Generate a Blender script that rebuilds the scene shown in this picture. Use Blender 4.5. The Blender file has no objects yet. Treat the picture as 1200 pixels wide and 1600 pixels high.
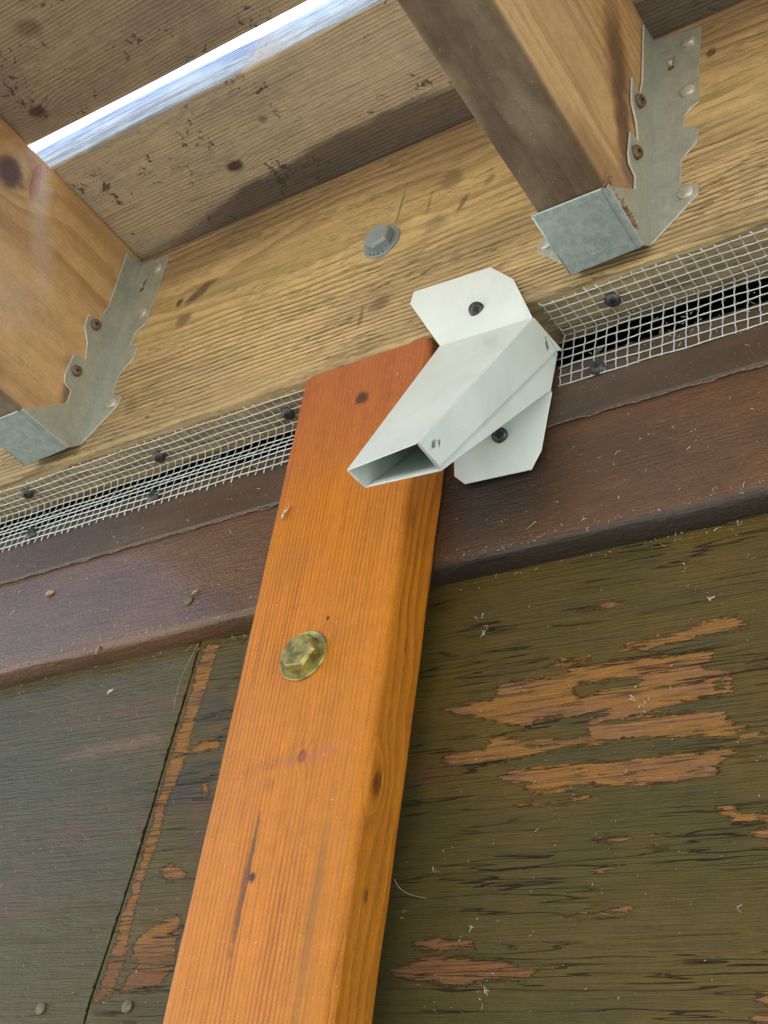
import bpy, bmesh, math, random
import numpy as np
from mathutils import Vector, Matrix

# ------------------------------------------------------------------ camera, sky, sun, exposure
S = bpy.context.scene
COL = S.collection
MM = 0.001
cam_d = bpy.data.cameras.new('camera')
cam = bpy.data.objects.new('camera', cam_d); COL.objects.link(cam); S.camera = cam
cam_d.sensor_fit = 'VERTICAL'; cam_d.sensor_height = 24.0
cam_d.lens = 2043.32 / 1600 * 24.0
cam_d.clip_start = 0.01; cam_d.clip_end = 400.0
_r = Vector((0.8341604, 0.5359221, 0.1302455)); _d = Vector((-0.2252233, 0.5465763, -0.8065537)); _f = Vector((-0.5034391, 0.6434608, 0.5766345))
cam.matrix_world = Matrix(((_r.x, -_d.x, -_f.x, 0.406916), (_r.y, -_d.y, -_f.y, -0.426254), (_r.z, -_d.z, -_f.z, -0.500300), (0, 0, 0, 1)))

SUN_EL = math.radians(60); SUN_AZ = math.radians(-25)          # azimuth from +Y towards +X
w = bpy.data.worlds.new('World'); S.world = w; w.use_nodes = True
nt = w.node_tree
for n in list(nt.nodes): nt.nodes.remove(n)
sk = nt.nodes.new('ShaderNodeTexSky'); sk.sky_type = 'NISHITA'; sk.sun_disc = False
sk.sun_elevation = SUN_EL; sk.sun_rotation = SUN_AZ; sk.altitude = 50; sk.air_density = 1.0; sk.dust_density = 1.2; sk.ozone_density = 1.0
bg = nt.nodes.new('ShaderNodeBackground'); bg.inputs['Strength'].default_value = 0.15
wo = nt.nodes.new('ShaderNodeOutputWorld')
nt.links.new(sk.outputs[0], bg.inputs[0]); nt.links.new(bg.outputs[0], wo.inputs[0])
sl = bpy.data.lights.new('sun', 'SUN'); sl.energy = 4.5; sl.angle = math.radians(0.5); sl.color = (1.0, 0.97, 0.92)
so = bpy.data.objects.new('sun', sl); COL.objects.link(so)
sdir = Vector((math.sin(SUN_AZ) * math.cos(SUN_EL), math.cos(SUN_AZ) * math.cos(SUN_EL), math.sin(SUN_EL)))
so.rotation_euler = sdir.to_track_quat('Z', 'Y').to_euler(); so.location = (0, 0, 5)
S.view_settings.view_transform = 'Standard'; S.view_settings.look = 'None'
S.view_settings.exposure = 2.1; S.view_settings.gamma = 1.0; S.view_settings.use_curve_mapping = False
S.render.engine = 'CYCLES'
S.cycles.max_bounces = 10; S.cycles.diffuse_bounces = 6; S.cycles.glossy_bounces = 4

random.seed(7); RNG = np.random.default_rng(7)

# ------------------------------------------------------------------ node helper
class G:
    def __init__(s, name):
        s.m = bpy.data.materials.new(name); s.m.use_nodes = True; s.t = s.m.node_tree
        for n in list(s.t.nodes): s.t.nodes.remove(n)
        s.out = s.t.nodes.new('ShaderNodeOutputMaterial'); s.b = s.t.nodes.new('ShaderNodeBsdfPrincipled')
        s.t.links.new(s.b.outputs[0], s.out.inputs[0]); s.c = {}
    def _in(s, sock, v):
        if v is None: return
        if isinstance(v, (int, float)):
            try: sock.default_value = v
            except TypeError: sock.default_value = (v, v, v)
        elif isinstance(v, (tuple, list)):
            sock.default_value = tuple(v) + ((1.0,) if len(v) == 3 and len(sock.default_value) == 4 else ())
        else: s.t.links.new(v, sock)
    def M(s, op, a, b=None, c=None, clamp=False):
        n = s.t.nodes.new('ShaderNodeMath'); n.operation = op; n.use_clamp = clamp
        s._in(n.inputs[0], a); s._in(n.inputs[1], b); s._in(n.inputs[2], c); return n.outputs[0]
    def pos(s):
        if 'pos' not in s.c:
            g = s.t.nodes.new('ShaderNodeNewGeometry'); v = s.t.nodes.new('ShaderNodeVectorMath'); v.operation = 'SCALE'
            s.t.links.new(g.outputs['Position'], v.inputs[0]); v.inputs['Scale'].default_value = 1000.0
            x = s.t.nodes.new('ShaderNodeSeparateXYZ'); s.t.links.new(v.outputs[0], x.inputs[0])
            s.c['pos'] = (x.outputs[0], x.outputs[1], x.outputs[2])
        return s.c['pos']
    def vec(s, x, y, z):
        n = s.t.nodes.new('ShaderNodeCombineXYZ'); s._in(n.inputs[0], x); s._in(n.inputs[1], y); s._in(n.inputs[2], z); return n.outputs[0]
    def noise(s, v, scale=1.0, detail=2.0, rough=0.5, dist=0.0):
        n = s.t.nodes.new('ShaderNodeTexNoise'); s._in(n.inputs['Vector'], v)
        n.inputs['Scale'].default_value = scale; n.inputs['Detail'].default_value = detail; n.inputs['Roughness'].default_value = rough; n.inputs['Distortion'].default_value = dist
        return n.outputs[0]
    def voro(s, v, scale=1.0, rand=1.0, feature='F1', out=0):
        n = s.t.nodes.new('ShaderNodeTexVoronoi'); n.feature = feature; s._in(n.inputs['Vector'], v); n.inputs['Scale'].default_value = scale; n.inputs['Randomness'].default_value = rand
        return n.outputs[out]
    def n3(s, fx, fy, fz, detail=2.0, rough=0.5, off=(0, 0, 0), dist=0.0):
        x, y, z = s.pos()
        return s.noise(s.vec(s.M('MULTIPLY_ADD', x, fx, off[0]), s.M('MULTIPLY_ADD', y, fy, off[1]), s.M('MULTIPLY_ADD', z, fz, off[2])), 1.0, detail, rough, dist)
    def ss(s, v, lo, hi, a=0.0, b=1.0):
        n = s.t.nodes.new('ShaderNodeMapRange'); n.interpolation_type = 'SMOOTHSTEP'; s._in(n.inputs[0], v)
        for i, q in enumerate((lo, hi, a, b)): n.inputs[i + 1].default_value = q
        return n.outputs[0]
    def ramp(s, v, stops):
        n = s.t.nodes.new('ShaderNodeValToRGB'); s._in(n.inputs[0], v); e = n.color_ramp.elements
        while len(e) < len(stops): e.new(0.5)
        for k, (p, c) in enumerate(stops): e[k].position = p; e[k].color = tuple(c) + (1,)
        return n.outputs[0]
    def mix(s, f, a, b, mode='MIX'):
        n = s.t.nodes.new('ShaderNodeMix'); n.data_type = 'RGBA'; n.blend_type = mode
        s._in(n.inputs[0], f); s._in(n.inputs[6], a); s._in(n.inputs[7], b); return n.outputs[2]
    def grit(s, c, amt=0.3):
        n = s.n3(1.3, 1.3, 1.3, 2, 0.6, (17, 3, 9)); m = s.n3(0.12, 0.12, 0.12, 4, 0.65, (1, 13, 9))
        f = s.M('ADD', s.M('MULTIPLY', s.M('SUBTRACT', n, 0.5), amt * 2.2), s.M('MULTIPLY', s.M('SUBTRACT', m, 0.5), amt * 1.6))
        k = s.M('ADD', 1.0, f, clamp=False); return s.mix(1.0, c, s.vec(k, k, k), 'MULTIPLY')
    def blob(s, u, v, cu, cv, ru, rv, ang=0.0, soft=0.5, wob=None):
        du = s.M('SUBTRACT', u, cu); dv = s.M('SUBTRACT', v, cv); ca, sa = math.cos(ang), math.sin(ang)
        a = s.M('MULTIPLY_ADD', dv, sa / ru, s.M('MULTIPLY', du, ca / ru)); b = s.M('MULTIPLY_ADD', dv, ca / rv, s.M('MULTIPLY', du, -sa / rv))
        d = s.M('SQRT', s.M('ADD', s.M('MULTIPLY', a, a), s.M('MULTIPLY', b, b)))
        if wob is not None: d = s.M('ADD', d, wob)
        return s.ss(d, 1.0 + soft, 1.0 - soft)
    def attr(s, name):
        n = s.t.nodes.new('ShaderNodeAttribute'); n.attribute_name = name; return n.outputs['Fac']
    def bump(s, h, dist, strength=1.0, prev=None):
        n = s.t.nodes.new('ShaderNodeBump'); n.inputs['Distance'].default_value = dist; n.inputs['Strength'].default_value = strength
        s._in(n.inputs['Height'], h)
        if prev is not None: s.t.links.new(prev, n.inputs['Normal'])
        return n.outputs[0]
    def fin(s, col=None, rough=None, metal=None, nrm=None, coat=None, spec=None):
        s._in(s.b.inputs['Base Color'], col); s._in(s.b.inputs['Roughness'], rough); s._in(s.b.inputs['Metallic'], metal)
        if nrm is not None: s.t.links.new(nrm, s.b.inputs['Normal'])
        if coat is not None:
            s._in(s.b.inputs['Coat Weight'], coat[0]); s._in(s.b.inputs['Coat Roughness'], coat[1])
        if spec is not None: s._in(s.b.inputs['Specular IOR Level'], spec)
        return s.m

def wood(name, axis, pith, spacing, light, dark, gray=None, gray_amt=0.4, knots=(), stains=(), waves=4.0, checks=0.6, rough=0.7,
         coat=None, line=0.75, flecks=0.0, fleck_col=(0.03, 0.025, 0.03), fiber=0.35, bumpd=0.0004, stain_fn=None, off=(0, 0, 0), dents=(), speck=0.0, hue=None, spec=None):
    """axis: 0 = grain along x, 1 = y, 2 = z; pith = centre of the rings in the other two axes (mm)"""
    g = G(name); P = g.pos(); u = P[axis]; o = [i for i in range(3) if i != axis]; v, q = P[o[0]], P[o[1]]
    def N(fu, fv, fq, detail=2.0, rough_=0.5, k=0.0, dist=0.0):
        f = [0, 0, 0]; f[axis] = fu; f[o[0]] = fv; f[o[1]] = fq
        return g.n3(*f, detail=detail, rough=rough_, off=(off[0] + k, off[1] + k * 1.7, off[2] - k), dist=dist)
    dv = g.M('SUBTRACT', v, pith[0]); dq = g.M('SUBTRACT', q, pith[1])
    low = g.M('SUBTRACT', N(0.0035, 0.012, 0.012, 2, 0.5, 3.3), 0.5)
    mid = g.M('SUBTRACT', N(0.02, 0.06, 0.06, 2, 0.5, 9.1), 0.5)
    r = g.M('SQRT', g.M('ADD', g.M('MULTIPLY', dv, dv), g.M('MULTIPLY', dq, dq)))
    r = g.M('ADD', r, g.M('MULTIPLY', low, waves * 5)); r = g.M('ADD', r, g.M('MULTIPLY', mid, waves * 0.9))
    km = None
    for (a, b, c, ku, kv) in knots:      # knot centre (u, v, q), radius along and across: rings bend round it
        e = g.M('ADD', g.M('ADD', g.M('POWER', g.M('DIVIDE', g.M('SUBTRACT', u, a), ku), 2.0), g.M('POWER', g.M('DIVIDE', g.M('SUBTRACT', v, b), kv), 2.0)), g.M('POWER', g.M('DIVIDE', g.M('SUBTRACT', q, c), kv), 2.0))
        r = g.M('ADD', r, g.M('MULTIPLY', g.M('EXPONENT', g.M('MULTIPLY', e, -0.22)), kv * 1.5))
        wob = g.M('MULTIPLY', g.M('SUBTRACT', N(0.15, 0.3, 0.3, 2, 0.5, a), 0.5), 0.9)
        kk = g.ss(g.M('ADD', g.M('SQRT', e), wob), 1.25, 0.55); km = kk if km is None else g.M('MAXIMUM', km, kk)
    t = g.M('FRACT', g.M('DIVIDE', r, spacing))
    lw = g.M('MULTIPLY', g.ss(t, 0.15, 0.86), g.ss(t, 1.0, 0.93))
    lw = g.M('MULTIPLY', g.M('POWER', lw, 1.6), g.ss(N(0.006, 0.05, 0.05, 2, 0.5, 21.0), 0.3, 0.6, 0.35, 1.0))
    fib = N(0.05, 1.6, 1.6, 3, 0.65, 5.0); fib2 = N(0.012, 0.35, 0.35, 3, 0.6, 15.0)
    var = N(0.006, 0.02, 0.02, 3, 0.55, 31.0)
    f = g.M('ADD', g.M('MULTIPLY', lw, line), g.M('MULTIPLY', g.M('SUBTRACT', fib, 0.5), fiber)); f = g.M('ADD', f, g.M('MULTIPLY', g.M('SUBTRACT', fib2, 0.5), fiber * 1.4), clamp=True)
    c = g.mix(f, light, dark)
    if hue is not None: c = g.mix(g.ss(var, 0.4, 0.62), c, g.mix(0.55, c, hue))
    if gray is not None:
        gm = g.M('MULTIPLY', g.ss(N(0.008, 0.028, 0.028, 4, 0.6, 44.0), 0.42, 0.68), gray_amt); c = g.mix(gm, c, g.mix(g.M('MULTIPLY', f, 0.7), gray, tuple(x * 0.45 for x in gray)))
    pores = N(0.10, 1.05, 1.05, 1, 0.5, 61.0); zone = g.ss(N(0.012, 0.05, 0.05, 2, 0.5, 71.0), 0.38, 0.60)
    ck = g.M('MULTIPLY', g.ss(pores, 0.625, 0.675), zone)
    long = N(0.02, 0.9, 0.9, 1, 0.5, 81.0); ck = g.M('MAXIMUM', ck, g.M('MULTIPLY', g.ss(long, 0.655, 0.70), 0.8))
    ck = g.M('MULTIPLY', ck, checks); c = g.mix(ck, c, (0.018, 0.012, 0.008))
    if km is not None: c = g.mix(g.M('MULTIPLY', km, 0.82), c, tuple(x * 0.35 for x in dark))
    if flecks > 0:
        cl = g.n3(0.022, 0.022, 0.022, 2, 0.5, (7, 7, 7)); s1 = g.n3(0.19, 0.19, 0.19, 3, 0.65, (3, 9, 1), 0.8)
        fm = g.ss(g.M('ADD', s1, g.M('MULTIPLY', g.M('SUBTRACT', cl, 0.5), 0.9)), 0.675, 0.725); c = g.mix(g.M('MULTIPLY', fm, flecks), c, fleck_col)
    for (a, b, ru, rv, ang, colr, amt, soft) in stains:
        wob = g.M('MULTIPLY', g.M('SUBTRACT', N(0.05, 0.12, 0.12, 3, 0.6, a), 0.5), 1.1)
        c = g.mix(g.M('MULTIPLY', g.blob(u, v if rv > 0 else q, a, b, ru, abs(rv), ang, soft, wob), amt), c, colr)
    if stain_fn is not None: c = stain_fn(g, c, P, N)
    if speck > 0:
        sp = g.n3(0.55, 0.55, 0.55, 1, 0.5, (11, 2, 5)); c = g.mix(g.M('MULTIPLY', g.ss(sp, 0.745, 0.775), speck), c, (0.55, 0.5, 0.42))
    c = g.grit(c, 0.30)
    h = g.M('ADD', g.M('MULTIPLY', lw, 0.5), g.M('MULTIPLY', fib, 0.5)); h = g.M('SUBTRACT', h, g.M('MULTIPLY', ck, 1.4)); h = g.M('ADD', h, g.M('MULTIPLY', fib2, 0.6))
    if km is not None: h = g.M('SUBTRACT', h, g.M('MULTIPLY', km, 0.6))
    nr = g.bump(h, bumpd)
    rg = g.M('ADD', rough - 0.08, g.M('MULTIPLY', fib2, 0.18))
    return g.fin(c, rg, 0.0, nr, coat, spec)

# ------------------------------------------------------------------ mesh helpers (all sizes in mm, world axes)
def link(name, me, mats, parent=None, origin=(0, 0, 0)):
    o = bpy.data.objects.new(name, me); COL.objects.link(o)
    for m in (mats if isinstance(mats, (list, tuple)) else [mats]): me.materials.append(m)
    if parent is not None: o.parent = parent
    else: o.location = Vector(origin) * MM
    return o
def mesh(name, V, F, mats, parent=None, origin=(0, 0, 0), smooth=False, mi=None):
    org = (parent['o'] if parent is not None else origin)
    me = bpy.data.meshes.new(name); me.from_pydata([((a - org[0]) * MM, (b - org[1]) * MM, (c - org[2]) * MM) for a, b, c in V], [], F)
    me.validate(); me.update()
    if smooth:
        me.polygons.foreach_set('use_smooth', [True] * len(me.polygons))
        if smooth != 2: me.set_sharp_from_angle(angle=math.radians(35))
    if mi: me.polygons.foreach_set('material_index', mi)
    return link(name, me, mats, parent, origin)
def thing(name, label, cat, origin, group=None):
    o = bpy.data.objects.new(name, None); COL.objects.link(o); o.location = Vector(origin) * MM; o.empty_display_size = 0.02
    o['o'] = [float(v) for v in origin]; tag(o, label, cat, group); return o
def tag(o, label=None, cat=None, group=None, kind=None):
    if label: o['label'] = label
    if cat: o['category'] = cat
    if group: o['group'] = group
    if kind: o['kind'] = kind
    return o
class B:
    def __init__(s): s.V = []; s.F = []
    def add(s, V, F):
        n = len(s.V); s.V += [tuple(v) for v in V]; s.F += [tuple(i + n for i in f) for f in F]; return s
    def lumber(s, axis, a0, a1, lo, hi, r=3.0, seg=4, cuts=None):
        """rounded rectangle lo..hi in the other two axes, extruded along axis"""
        pr = []
        for (cx, cy, st) in ((hi[0] - r, hi[1] - r, 0), (lo[0] + r, hi[1] - r, 1), (lo[0] + r, lo[1] + r, 2), (hi[0] - r, lo[1] + r, 3)):
            for k in range(seg + 1):
                t = (st + k / seg) * math.pi / 2; pr.append((cx + r * math.cos(t), cy + r * math.sin(t)))
        n = len(pr); V = []; st = cuts or [a0, a1]
        for a in st:
            for p in pr:
                v = [p[0], p[1]]; v.insert(axis, a); V.append(v)
        F = []
        for j in range(len(st) - 1):
            for i in range(n): F.append((j * n + i, j * n + (i + 1) % n, (j + 1) * n + (i + 1) % n, (j + 1) * n + i))
        F.append(tuple(range(n))[::-1]); F.append(tuple((len(st) - 1) * n + i for i in range(n)))
        if axis == 1: F = [f[::-1] for f in F]
        return s.add(V, F)
    def sheet(s, pts, nrm, th):
        """flat polygon pts (3-D) given thickness th along nrm"""
        n = len(pts); nv = Vector(nrm).normalized() * th; V = [tuple(p) for p in pts] + [tuple(Vector(p) + nv) for p in pts]
        F = [tuple(range(n)), tuple(range(2 * n - 1, n - 1, -1))] + [((i + 1) % n, i, i + n, (i + 1) % n + n) for i in range(n)]
        return s.add(V, F)
    def lathe(s, c, ax, prof, seg=24, cap=True):
        """prof: (radius, height) along unit axis ax from point c"""
        az = Vector(ax).normalized(); t = Vector((1, 0, 0)) if abs(az.x) < 0.9 else Vector((0, 0, 1)); ux = az.cross(t).normalized(); uy = az.cross(ux)
        V = []; F = []
        for (r, h) in prof:
            for k in range(seg):
                a = 2 * math.pi * k / seg; V.append(tuple(Vector(c) + az * h + ux * (r * math.cos(a)) + uy * (r * math.sin(a))))
        for j in range(len(prof) - 1):
            for k in range(seg): F.append((j * seg + k, j * seg + (k + 1) % seg, (j + 1) * seg + (k + 1) % seg, (j + 1) * seg + k))
        if cap: F.append(tuple(range(seg))[::-1]); F.append(tuple((len(prof) - 1) * seg + k for k in range(seg)))
        return s.add(V, F)
    def tube(s, pts, r, seg=5):
        P = [Vector(p) for p in pts]; V = []; F = []
        for i, p in enumerate(P):
            d = (P[min(i + 1, len(P) - 1)] - P[max(i - 1, 0)]).normalized(); t = Vector((0.31, 0.2, 0.93)) if abs(d.z) < 0.9 else Vector((1, 0.1, 0)); a = d.cross(t).normalized(); b = d.cross(a)
            for k in range(seg):
                th = 2 * math.pi * k / seg; V.append(tuple(p + a * (r * math.cos(th)) + b * (r * math.sin(th))))
        for i in range(len(P) - 1):
            for k in range(seg): F.append((i * seg + k, i * seg + (k + 1) % seg, (i + 1) * seg + (k + 1) % seg, (i + 1) * seg + k))
        F.append(tuple(range(seg))[::-1]); F.append(tuple((len(P) - 1) * seg + k for k in range(seg)))
        return s.add(V, F)
    def put(s, name, mats, parent=None, origin=(0, 0, 0), smooth=True):
        return mesh(name, s.V, s.F, mats, parent, origin, smooth)
def recalc(o):
    bm = bmesh.new(); bm.from_mesh(o.data); bmesh.ops.recalc_face_normals(bm, faces=bm.faces); bm.to_mesh(o.data); bm.free(); return o
def bevel(o, wd, seg=2, ang=30):
    m = o.modifiers.new('bevel', 'BEVEL'); m.width = wd * MM; m.segments = seg; m.limit_method = 'ANGLE'; m.angle_limit = math.radians(ang); return o

# ------------------------------------------------------------------ materials
def plain(name, col, rough, metal=0.0, var=0.0, vs=0.15, bumpd=0.0, spot=None):
    g = G(name); c = col; n = g.n3(vs, vs, vs, 4, 0.6)
    if var: c = g.mix(g.ss(n, 0.3, 0.7), tuple(x * (1 - var) for x in col), tuple(min(1, x * (1 + var)) for x in col))
    if spot: c = g.mix(g.M('MULTIPLY', g.ss(g.n3(0.9, 0.9, 0.9, 2), 0.6, 0.7), spot[1]), c, spot[0])
    nr = g.bump(g.n3(0.7, 0.7, 0.7, 3, 0.6), bumpd) if bumpd else None
    return g.fin(c, g.M('MULTIPLY_ADD', n, 0.15, rough - 0.07), metal, nr)

def ledger_marks(g, c, P, N):
    x, y, z = P
    # dirty knots, resin blotches and the pale worn band
    band = g.M('MULTIPLY', g.ss(g.M('ADD', z, g.M('MULTIPLY', g.M('SUBTRACT', N(0.006, 0.02, 0.02, 3, 0.6, 2), 0.5), 60)), 45, 95), g.ss(z, 165, 120))
    c = g.mix(g.M('MULTIPLY', band, 0.38), c, (0.72, 0.52, 0.21))
    top = g.ss(g.M('ADD', z, g.M('MULTIPLY', g.M('SUBTRACT', N(0.01, 0.03, 0.03, 3, 0.6, 5), 0.5), 40)), 118, 168)
    c = g.mix(g.M('MULTIPLY', top, 0.45), c, (0.30, 0.19, 0.10))
    low = g.ss(z, 26, 2); c = g.mix(g.M('MULTIPLY', low, 0.30), c, (0.27, 0.20, 0.11))
    wob = g.M('MULTIPLY', g.M('SUBTRACT', g.n3(0.12, 0.12, 0.2, 3, 0.6), 0.5), 1.6)
    for (a, b, ru, rv, an, amt) in ((-115, 121, 12, 5, 0.55, .75), (-124, 98, 7, 6, 0, .6), (-133, 118, 3, 3.5, 0, .9), (46, 42, 7, 5, .3, .55), (33, 36, 1.5, 8, 0, .5), (84, 132, 8, 9, .4, .5),
                                    (76, 95, 9, 7, 0, .38), (95, 105, 2, 7, -.4, .6), (112, 116, 3, 5, -.4, .45), (48, 125, .8, 14, -0.1, .6), (70, 118, .8, 11, -.1, .4), (238, 130, 3, 6, -.3, .6), (-150, 30, 6, 8, 0, .35), (250, 150, 3, 4, 0, .8)):
        c = g.mix(g.M('MULTIPLY', g.blob(x, z, a, b, ru, rv, an, 0.45, wob), amt), c, (0.07, 0.05, 0.032))
    return c
M_ledger = wood('weathered_ledger_wood', 0, (72.0, 128.0), 3.1, (0.68, 0.50, 0.24), (0.23, 0.145, 0.055), gray=(0.30, 0.245, 0.14), gray_amt=0.5, waves=3.4, checks=0.7,
                rough=0.75, line=0.9, fiber=0.4, bumpd=0.0009, knots=((70, 30, 96, 14, 5),), stain_fn=ledger_marks, off=(2.2, 0, 4.1), speck=0.3, hue=(0.33, 0.24, 0.11))

def joist_marks(g, c, P, N):
    x, y, z = P
    # weathered underside of the boards' edges, dark blotches and the paint drips under the gap
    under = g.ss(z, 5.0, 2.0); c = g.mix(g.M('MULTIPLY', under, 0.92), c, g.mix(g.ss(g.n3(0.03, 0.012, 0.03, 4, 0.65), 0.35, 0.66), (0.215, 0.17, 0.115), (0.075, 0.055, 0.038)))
    left = g.ss(x, -150, -160); right = g.M('SUBTRACT', 1.0, left)
    wob = g.M('MULTIPLY', g.M('SUBTRACT', g.n3(0.07, 0.07, 0.07, 3, 0.6), 0.5), 1.2)
    for (s_, a, b, ru, rv, an, colr, amt, so) in ((right, -44, 108, 14, 40, 0.25, (0.10, 0.045, 0.025), .8, .6), (right, -34, 60, 9, 34, 0.2, (0.085, 0.04, 0.025), .75, .6), (right, -60, 12, 30, 12, 0.2, (0.12, 0.06, 0.03), .45, .7),
                                              (left, -124, 152, 8, 12, 0, (0.10, 0.06, 0.045), .85, .5), (left, -104, 163, 4.5, 16, 0.12, (0.36, 0.10, 0.07), .9, .25), (left, -97, 158, 8, 22, 0.3, (0.72, 0.68, 0.66), .42, .6),
                                              (left, -80, 118, 9, 26, 0.5, (0.66, 0.58, 0.54), .35, .8), (left, -92, 66, 26, 20, 0.6, (0.64, 0.54, 0.45), .35, .8), (left, -25, 60, 12, 5, 0.3, (0.14, 0.07, 0.04), .5, .7), (left, -22, 35, 6, 10, 0, (0.08, 0.045, 0.03), .7, .7)):
        c = g.mix(g.M('MULTIPLY', g.M('MULTIPLY', g.blob(y, z, a, b, ru, rv, an, so, wob), amt), s_), c, colr)
    return c
M_joist = wood('joist_wood', 1, (150.0, 60.0), 6.5, (0.62, 0.42, 0.20), (0.33, 0.17, 0.065), gray=(0.33, 0.19, 0.10), gray_amt=0.4, waves=2.5, checks=0.12, rough=0.62, line=0.55, fiber=0.6,
               bumpd=0.0004, stain_fn=joist_marks, speck=0.3, hue=(0.50, 0.33, 0.15), knots=((-124, -190, 152, 14, 11),))

def board_marks(g, c, P, N):
    x, y, z = P
    wob = g.M('MULTIPLY', g.M('SUBTRACT', g.n3(0.02, 0.05, 0.02, 3, 0.6), 0.5), 20)
    # water stain along the ledger, widening towards the right joist
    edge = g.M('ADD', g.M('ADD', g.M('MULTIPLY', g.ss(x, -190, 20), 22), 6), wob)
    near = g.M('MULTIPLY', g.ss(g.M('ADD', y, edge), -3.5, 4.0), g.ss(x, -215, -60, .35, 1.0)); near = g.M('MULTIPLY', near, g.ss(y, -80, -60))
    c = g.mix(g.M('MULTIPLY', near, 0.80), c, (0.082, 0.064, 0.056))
    far = g.M('MULTIPLY', g.ss(y, -116, -120), g.ss(g.M('ADD', x, wob), 90, -40)); c = g.mix(g.M('MULTIPLY', far, 0.35), c, (0.13, 0.105, 0.10))
    skylit_edge = g.M('MULTIPLY', g.ss(y, -94.6, -95.8), g.ss(y, -112, -110)); ed = g.mix(g.ss(g.n3(0.02, 0.2, 0.5, 4, .7), .4, .62), (0.47, 0.61, 0.80), (0.22, 0.30, 0.46))  # blue skylight on the gap-facing board edge, put into its colour
    c = g.mix(skylit_edge, c, ed)
    for (a, b, ru, rv, amt) in ((-71, -38, 6, 5, .8), (-164, -135, 6, 5, .6), (-123, -184, 9, 6, .5), (-30, -60, 3, 3, .5)):
        c = g.mix(g.M('MULTIPLY', g.blob(x, y, a, b, ru, rv, .3, .5, g.M('MULTIPLY', wob, .05)), amt), c, (0.07, 0.045, 0.04))
    return c
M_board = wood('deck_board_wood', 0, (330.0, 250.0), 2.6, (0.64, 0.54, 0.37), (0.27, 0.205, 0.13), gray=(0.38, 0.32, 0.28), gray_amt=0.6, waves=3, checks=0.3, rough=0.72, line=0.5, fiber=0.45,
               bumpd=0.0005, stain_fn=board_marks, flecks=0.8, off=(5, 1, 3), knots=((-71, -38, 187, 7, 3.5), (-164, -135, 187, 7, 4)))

def post_marks(g, c, P, N):
    x, y, z = P
    sheen_top = g.ss(g.M('ADD', z, g.M('MULTIPLY', g.M('SUBTRACT', N(0.01, 0.02, 0.02, 3, 0.6, 8), 0.5), 60)), -120, -20)
    c = g.mix(g.M('MULTIPLY', sheen_top, 0.62), c, (0.37, 0.105, 0.055))  # pinkish sheen near the post top, put into the colour
    wob = g.M('MULTIPLY', g.M('SUBTRACT', g.n3(0.18, 0.18, 0.18, 3, 0.6), 0.5), 1.4); front = g.ss(y, 3.0, 1.0)
    for (a, b, ru, rv, an, colr, amt, so) in ((45, -32, 4, 5, .6, (0.06, 0.03, 0.015), .9, .4), (30, -308, 1.6, 30, -0.02, (0.13, 0.055, 0.02), .85, .4), (33.5, -306, 1.8, 2.2, 0, (0.05, 0.025, 0.012), .9, .4),
                                              (70, -325, 2.6, 46, 0.0, (0.20, 0.10, 0.03), .5, .7), (49.5, -176, 1.0, 1.2, 0, (0.03, 0.02, 0.01), .95, .2), (32, -252, 13, 3, .12, (0.16, 0.075, 0.02), .3, .8),
                                              (49, -250, 3, 1.4, .1, (0.20, 0.05, 0.02), .8, .3), (58, -250, 16, 3, .15, (0.45, 0.14, 0.06), .5, .6), (20, -135, 14, 12, .2, (0.24, 0.10, 0.035), .2, .8), (33, -262, 3, 3, 0, (0.24, 0.08, 0.02), .3, .5)):
        c = g.mix(g.M('MULTIPLY', g.M('MULTIPLY', g.blob(x, z, a, b, ru, rv, an, so, wob), amt), front), c, colr)
    side = g.ss(x, 84, 86)
    for (a, b, ru, rv, amt) in ((8, -262, 2.6, 6, .0), (12.8, -314, 1.3, 3, .8), (16, -190, 1.0, 5, .6), (8, -120, 2, 8, .3)):
        c = g.mix(g.M('MULTIPLY', g.M('MULTIPLY', g.blob(y, z, a, b, ru, rv, 0, .4, wob), amt), side), c, (0.10, 0.04, 0.015))
    return c
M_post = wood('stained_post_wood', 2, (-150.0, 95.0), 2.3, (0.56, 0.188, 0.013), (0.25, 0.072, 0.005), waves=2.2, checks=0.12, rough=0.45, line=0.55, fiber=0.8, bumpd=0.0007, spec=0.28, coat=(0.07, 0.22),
              stain_fn=post_marks, speck=0.25, hue=(0.46, 0.165, 0.012), knots=((-264, 86, 9, 7, 3.2), (-250, 49, 0, 3.5, 2.5)))

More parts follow.
